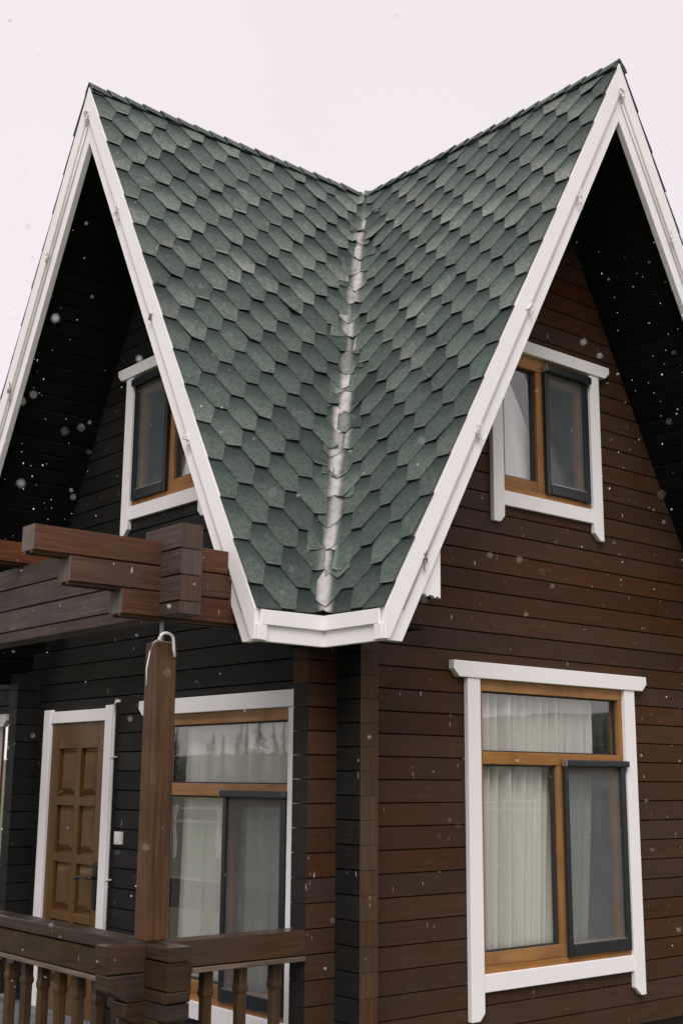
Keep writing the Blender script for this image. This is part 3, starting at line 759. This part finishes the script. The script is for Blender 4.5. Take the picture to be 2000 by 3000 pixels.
# ------------------------------------------------------------------ porch pergola (crossed log beams)
perg = tag(empty('porch_pergola', (-3.17, -1.96, 2.53)), 'reddish brown crossed log beams over the porch corner with stepped ends', 'pergola')
def keep(o, root):                                          # keep world coordinates under a moved root
    o.parent = root; o.matrix_parent_inverse = Matrix.Translation(-Vector(root.location)); return o
FX = lambda yf: (lambda u, v, d: (u, yf-d, v))              # log along X with its outer face at y=yf
FY = lambda xf: (lambda u, v, d: (xf-d, -u, v))             # log along Y (u=-y) with its outer face at x=xf
def endcap(name, pts3, root, mat='endgrain'):
    return keep(link(name, mesh(name, pts3, [tuple(range(len(pts3)))], False), mat), root)
def capX(x, yf, v0, v1, th, root, mat='endgrain'):
    b = MB(); b.box(x-.003, x, yf+.004, yf+th-.004, v0+.004, v1-.004); keep(b.make('end_grain', mat), root)
def capY(y, xf, v0, v1, th, root, mat='endbrown'):
    b = MB(); b.box(xf+.004, xf+th-.004, y-.003, y, v0+.004, v1-.004); keep(b.make('end_grain', mat), root)
zx = [2.527, 2.667, 2.807, 2.947]
for i, xe in enumerate((-3.467, -3.783, -3.995)):
    keep(log('beam', FX(-2.031), xe, -DL-.005, zx[i], zx[i+1], .142, 'beam', None, tongue=True), perg); capX(xe, -2.031, zx[i], zx[i+1], .142, perg)
zy = [2.527, 2.599, 2.742, 2.885, 3.026]
for i in range(4):
    if i < 3: keep(log('beam', FY(-3.24), -4.6, 2.226, zy[i], zy[i+1], .142, 'greybeam', None, tongue=i > 0, c=.006), perg)
    else:
        keep(log('beam', FY(-3.24), 1.86, 2.226, zy[i], zy[i+1], .142, 'greybeam', None, tongue=True), perg); keep(log('beam', FY(-3.24), -4.6, 1.62, zy[i], zy[i+1], .142, 'greybeam', None, tongue=True), perg)
for i in range(4): capY(-2.226, -3.24, zy[i], zy[i+1], .142, perg)
for yf in (-.36, 1.28): 
    keep(log('rafter', FX(yf), -4.2, -DL-.002, 3.030, 3.172, .142, 'beam', None, tongue=True), perg)
# post with adjusting rod, standing on the railing corner
post = tag(empty('porch_post', (-3.17, -1.955, .835)), 'square orange brown wooden post standing on the porch railing corner', 'post')
b = MB(); b.box(-3.232, -3.104, -2.018, -1.890, .836, 2.395); o = keep(b.make('shaft', 'post', bevel=.010), post)
b = MB(); b.tube([(-3.17, -1.955, 2.39), (-3.17, -1.955, 2.54)], .012, 10); b.box(-3.21, -3.13, -1.995, -1.915, 2.396, 2.402); keep(b.make('threaded_rod', 'rod'), post)
b = MB(); pts = [(-3.235, -2.04, 2.395)]
for k in range(13):
    t = k/12*math.pi; pts.append((-3.195+.045*-math.cos(t), -2.045, 2.405+.036*math.sin(t)))
pts += [(-3.143, -2.04, 2.36), (-3.135, -2.04, 2.315)]
b.tube(pts, .0085, 8); cable = b.make('cable', 'plastic', smooth=True); tag(cable, 'thick white cable looped over the top of the porch post', 'cable')
b = MB(); b.tube([(-3.235, -2.03, 2.405), (-3.275, -2.05, 2.385), (-3.30, -2.05, 2.33), (-3.315, -2.05, 2.24), (-3.312, -2.05, 2.15)], .0035, 6); tag(b.make('wire', 'plastic', smooth=True), 'thin pale wire hanging left of the porch post top', 'wire')

# ------------------------------------------------------------------ porch railing
rail = tag(empty('porch_railing', (-3.17, -1.95, -.09)), 'dark wet log railing with turned balusters around the porch', 'railing')
# run to the house (along X) and run to the left (along Y)
keep(log('rail_log', FX(-2.027), -3.452, -2.19, .689, .829, .142, 'railx', None, c=.007), rail); capX(-3.452, -2.027, .689, .829, .142, rail, 'rail')
keep(log('rail_log', FY(-3.24), -4.6, 2.243, .617, .757, .142, 'rail', None, c=.008), rail)
keep(log('rail_log', FY(-3.24), -4.6, 2.240, .760, .830, .142, 'rail', None, c=.006), rail)
b = MB(); b.box(-2.95, -2.19, -2.036, -1.88, .661, .687); keep(b.make('batten', 'batten', bevel=.003), rail)
b = MB(); b.box(-3.249, -3.09, -1.60, 4.6, .590, .615); keep(b.make('batten', 'batten', bevel=.003), rail)
# stepped, chamfered bracket courses at the corner
def corb(axis, u0, u1, v0, v1, cut):
    if axis == 'X': Fm = FX(-2.026)
    else: Fm = FY(-3.239)
    e = .0015; b = MB(); s = -1 if axis == 'X' else 1
    tip = u0 if axis == 'X' else u1; back = u1 if axis == 'X' else u0; other = back
    prof = [(tip, v1-e), (tip, v0+cut*.45), (tip-s*cut*.8, v0+e), (other, v0+e), (other, v1-e)]
    b.prism(prof, lambda u, v: Fm(u, v, 0), lambda u, v: Fm(u, v, -.14)); keep(b.make('bracket_log', 'rail', bevel=.006), rail)
corb('X', -3.446, -2.95, .549, .688, .14); corb('X', -3.342, -2.98, .409, .548, .15); corb('X', -3.28, -2.99, .269, .408, .02)
corb('Y', 1.60, 2.246, .556, .616, .02); corb('Y', 1.66, 2.235, .477, .555, .0); corb('Y', 1.70, 2.16, .337, .476, .14); corb('Y', 1.72, 2.09, .197, .336, .06)
for k in range(4): b = MB(); b.box(-3.236+.004*(k % 2), -3.10, -2.02+.003*(k % 2), -1.885, -.094+k*.088, -.008+k*.088+.0); keep(b.make('corner_log', 'rail', bevel=.006), rail)
def baluster_mesh():
    vs, fs = [], []; prof = [(.61, .028, 0), (.522, .028, 0), (.500, .032, .0), (.484, .032, .002), (.468, .0285, .009), (.05, .0285, .009), (.02, .031, 0), (-.09, .031, 0)]
    for z, h, c in prof:
        c = max(c, .0015)
        for (x, y) in ((-h, -h+c), (-h+c, -h), (h-c, -h), (h, -h+c), (h, h-c), (h-c, h), (-h+c, h), (-h, h-c)): vs.append((x, y, z))
    for i in range(len(prof)-1):
        for j in range(8): fs.append((i*8+j, i*8+(j+1) % 8, (i+1)*8+(j+1) % 8, (i+1)*8+j))
    fs += [tuple(range(8)), tuple(range((len(prof)-1)*8, len(prof)*8))]
    return mesh('baluster', vs, fs)
bm_ = baluster_mesh(); bm_.materials.append(M['baluster'])
for p in [(-3.17, -1.435+.2145*i, -.018) for i in range(13)]+[(x, -1.955, .05) for x in (-2.812, -2.585, -2.350)]:
    o = bpy.data.objects.new('baluster', bm_); COL.objects.link(o); o.parent = rail; o.location = Vector(p)-Vector(rail.location)+Vector((0, 0, 0)) if False else Vector((p[0]+3.17, p[1]+1.95, p[2]+.09))
b = MB(); b.box(-3.225, -3.115, -1.87, 4.6, -.05, .0); keep(b.make('bottom_rail', 'rail', bevel=.004), rail)

# ------------------------------------------------------------------ surroundings that the window glass mirrors
def conifer(seed, h):
    rnd = random.Random(seed); b = MB(); b.tube([(0, 0, -.3), (0, 0, h*.5), (0, 0, h)], [h*.02, h*.012, .02], 6)
    tr = mesh('conifer_trunk', b.v, b.f); vs, fs = [], []
    lay = int(h*2.6)
    for i in range(lay):
        t = i/lay; z = h*(.08+.92*t); r = h*.20*(1-t)**.85*rnd.uniform(.75, 1.15)+.1
        for k in range(rnd.randint(7, 10)):
            a = rnd.random()*6.283; rr = r*rnd.uniform(.6, 1.1); w = rr*.28; dz = -rr*rnd.uniform(.15, .45)
            c, s = math.cos(a), math.sin(a); n0 = len(vs)
            vs += [(0, 0, z+.15), (c*rr*.55-s*w, s*rr*.55+c*w, z+dz*.4), (c*rr, s*rr, z+dz), (c*rr*.55+s*w, s*rr*.55-c*w, z+dz*.4), (c*rr*.5, s*rr*.5, z+dz*.4+.12*rr)]
            fs += [(n0, n0+1, n0+4), (n0+1, n0+2, n0+4), (n0+2, n0+3, n0+4), (n0+3, n0, n0+4)]
    return tr, mesh('conifer_crown', vs, fs, False)
cmesh = [conifer(s, 10) for s in (3, 11, 29)]
for a, c in cmesh: a.materials.append(M['bark']); c.materials.append(M['needles'])
def plant(x, y, h, k, label):
    t, c = cmesh[k % 3]; r = tag(empty('conifer_tree', (x, y, -.1)), label, 'tree', 'conifers mirrored in the window glass')
    r.scale = (h/10,)*3; r.rotation_euler.z = random.random()*6
    for nm, me in (('trunk', t), ('crown', c)):
        o = bpy.data.objects.new(nm, me); COL.objects.link(o); o.parent = r
random.seed(21)
ORD = ('first', 'second', 'third', 'fourth', 'fifth', 'sixth', 'seventh', 'eighth', 'ninth', 'tenth', 'eleventh')
LTREE = [(-66.4, 101, 7.6), (-88.8, 134, 4.8), (-84.2, 125, 4.7), (-90.4, 132.8, 5.2), (-69.3, 98.7, 6.6), (-73, 102, 6.3), (-70.2, 95.3, 7.1), (-69.6, 93.2, 6.9), (-67, 87.5, 8.6), (-74, 94.6, 7.5), (-71.6, 90, 7.2)]
for k, (x, y, h) in enumerate(LTREE): plant(x, y, h+.1, k, ORD[k]+' conifer from the left mirrored in the porch window glass')
RTREE = [(122.9, -118.8, 6.6), (125.2, -116.5, 7.2), (120.7, -106.9, 7.4), (107, -92.4, 7.4), (93.6, -77.6, 7.6), (92.6, -75.7, 7.8), (91, -73.2, 8.2)]
for k, (x, y, h) in enumerate(RTREE): plant(x, y, h+.1, k+1, ORD[k]+' conifer from the left mirrored in the lower right window glass')
def fence(x, y, ax, n, label):
    r = tag(empty('rail_fence', (x, y, -.14)), label, 'fence'); c, s = math.cos(ax), math.sin(ax)
    def bar(t0, t1, z0, z1, w, nm):
        b = MB(); b.prism([(t0, z0), (t1, z0), (t1, z1), (t0, z1)], lambda t, z: (c*t+s*w, s*t-c*w, z), lambda t, z: (c*t-s*w, s*t+c*w, z)); b.make(nm, 'white', r)
    for i in range(n+1): bar(i*1.1-.035, i*1.1+.035, 0, 1.17, .035, 'post')
    for z in (.78, 1.08): bar(0, n*1.1, z, z+.055, .02, 'rail')
fence(-10.5, 22.5, math.atan2(15.49-18.19, -15.07+13.32), 24, 'white rail fence mirrored low in the porch window glass')
fence(18, -32.3, math.atan2(-24.08+26.94, 29.15-25.23), 24, 'white rail fence mirrored low in the right wall window')

# ------------------------------------------------------------------ falling sleet: fine flakes in the air round the house
random.seed(5)
vs, fs = [], []
ico = bmesh.new(); bmesh.ops.create_icosphere(ico, subdivisions=1, radius=1); iv = [v.co.copy() for v in ico.verts]; jf = [[v.index for v in f.verts] for f in ico.faces]; ico.free()
def flake(x, y, z, r):
    n0 = len(vs); st = random.uniform(1, 1.6)
    vs.extend((x+v.x*r*random.uniform(.6, 1.3), y+v.y*r*random.uniform(.6, 1.3), z+v.z*r*st*random.uniform(.7, 1.2)) for v in iv); fs.extend(tuple(i+n0 for i in f) for f in jf)
cnt = 0
while cnt < 300:
    a = R(random.uniform(30, 70)); dist = 3.0+6.0*random.random()
    x, y, z = CAM.x+math.cos(a)*dist, CAM.y+math.sin(a)*dist, random.uniform(-.1, 4.2)
    if x > -3.1 and y > -3.1: continue
    flake(x, y, z, random.choice((.0012, .0015, .002, .0028))*random.uniform(.8, 1.3)); cnt += 1
for k in range(760):                                        # drifting past the two gables
    x, y, z = random.uniform(-3.9, -2.86), random.uniform(-1.3, 2.2), random.uniform(3.0, 6.3)
    r = random.choice((.0016, .002, .0025, .003, .0045))*random.uniform(.8, 1.2)
    if abs(y) > (H-.5-z)/K: continue
    if k % 2: flake(x, y, z, r)
    else: flake(y, x, z, r)
for k in range(45):                                        # closer flakes, thrown out of focus by the lens
    a = R(random.uniform(34, 66)); dist = random.uniform(1.6, 3.6); flake(CAM.x+math.cos(a)*dist, CAM.y+math.sin(a)*dist, CAM.z+dist*random.uniform(-.15, .50), random.uniform(.0009, .0022))
for k in range(16):
    a = R(random.gauss(64, 3) if k % 3 else random.gauss(34, 3)); dist = random.uniform(1.7, 2.8)
    flake(CAM.x+math.cos(a)*dist, CAM.y+math.sin(a)*dist, CAM.z+dist*random.uniform(.16, .46), random.uniform(.002, .0038))
tag(link('falling_snow', mesh('falling_snow', vs, fs, False), 'snow'), kind='stuff')
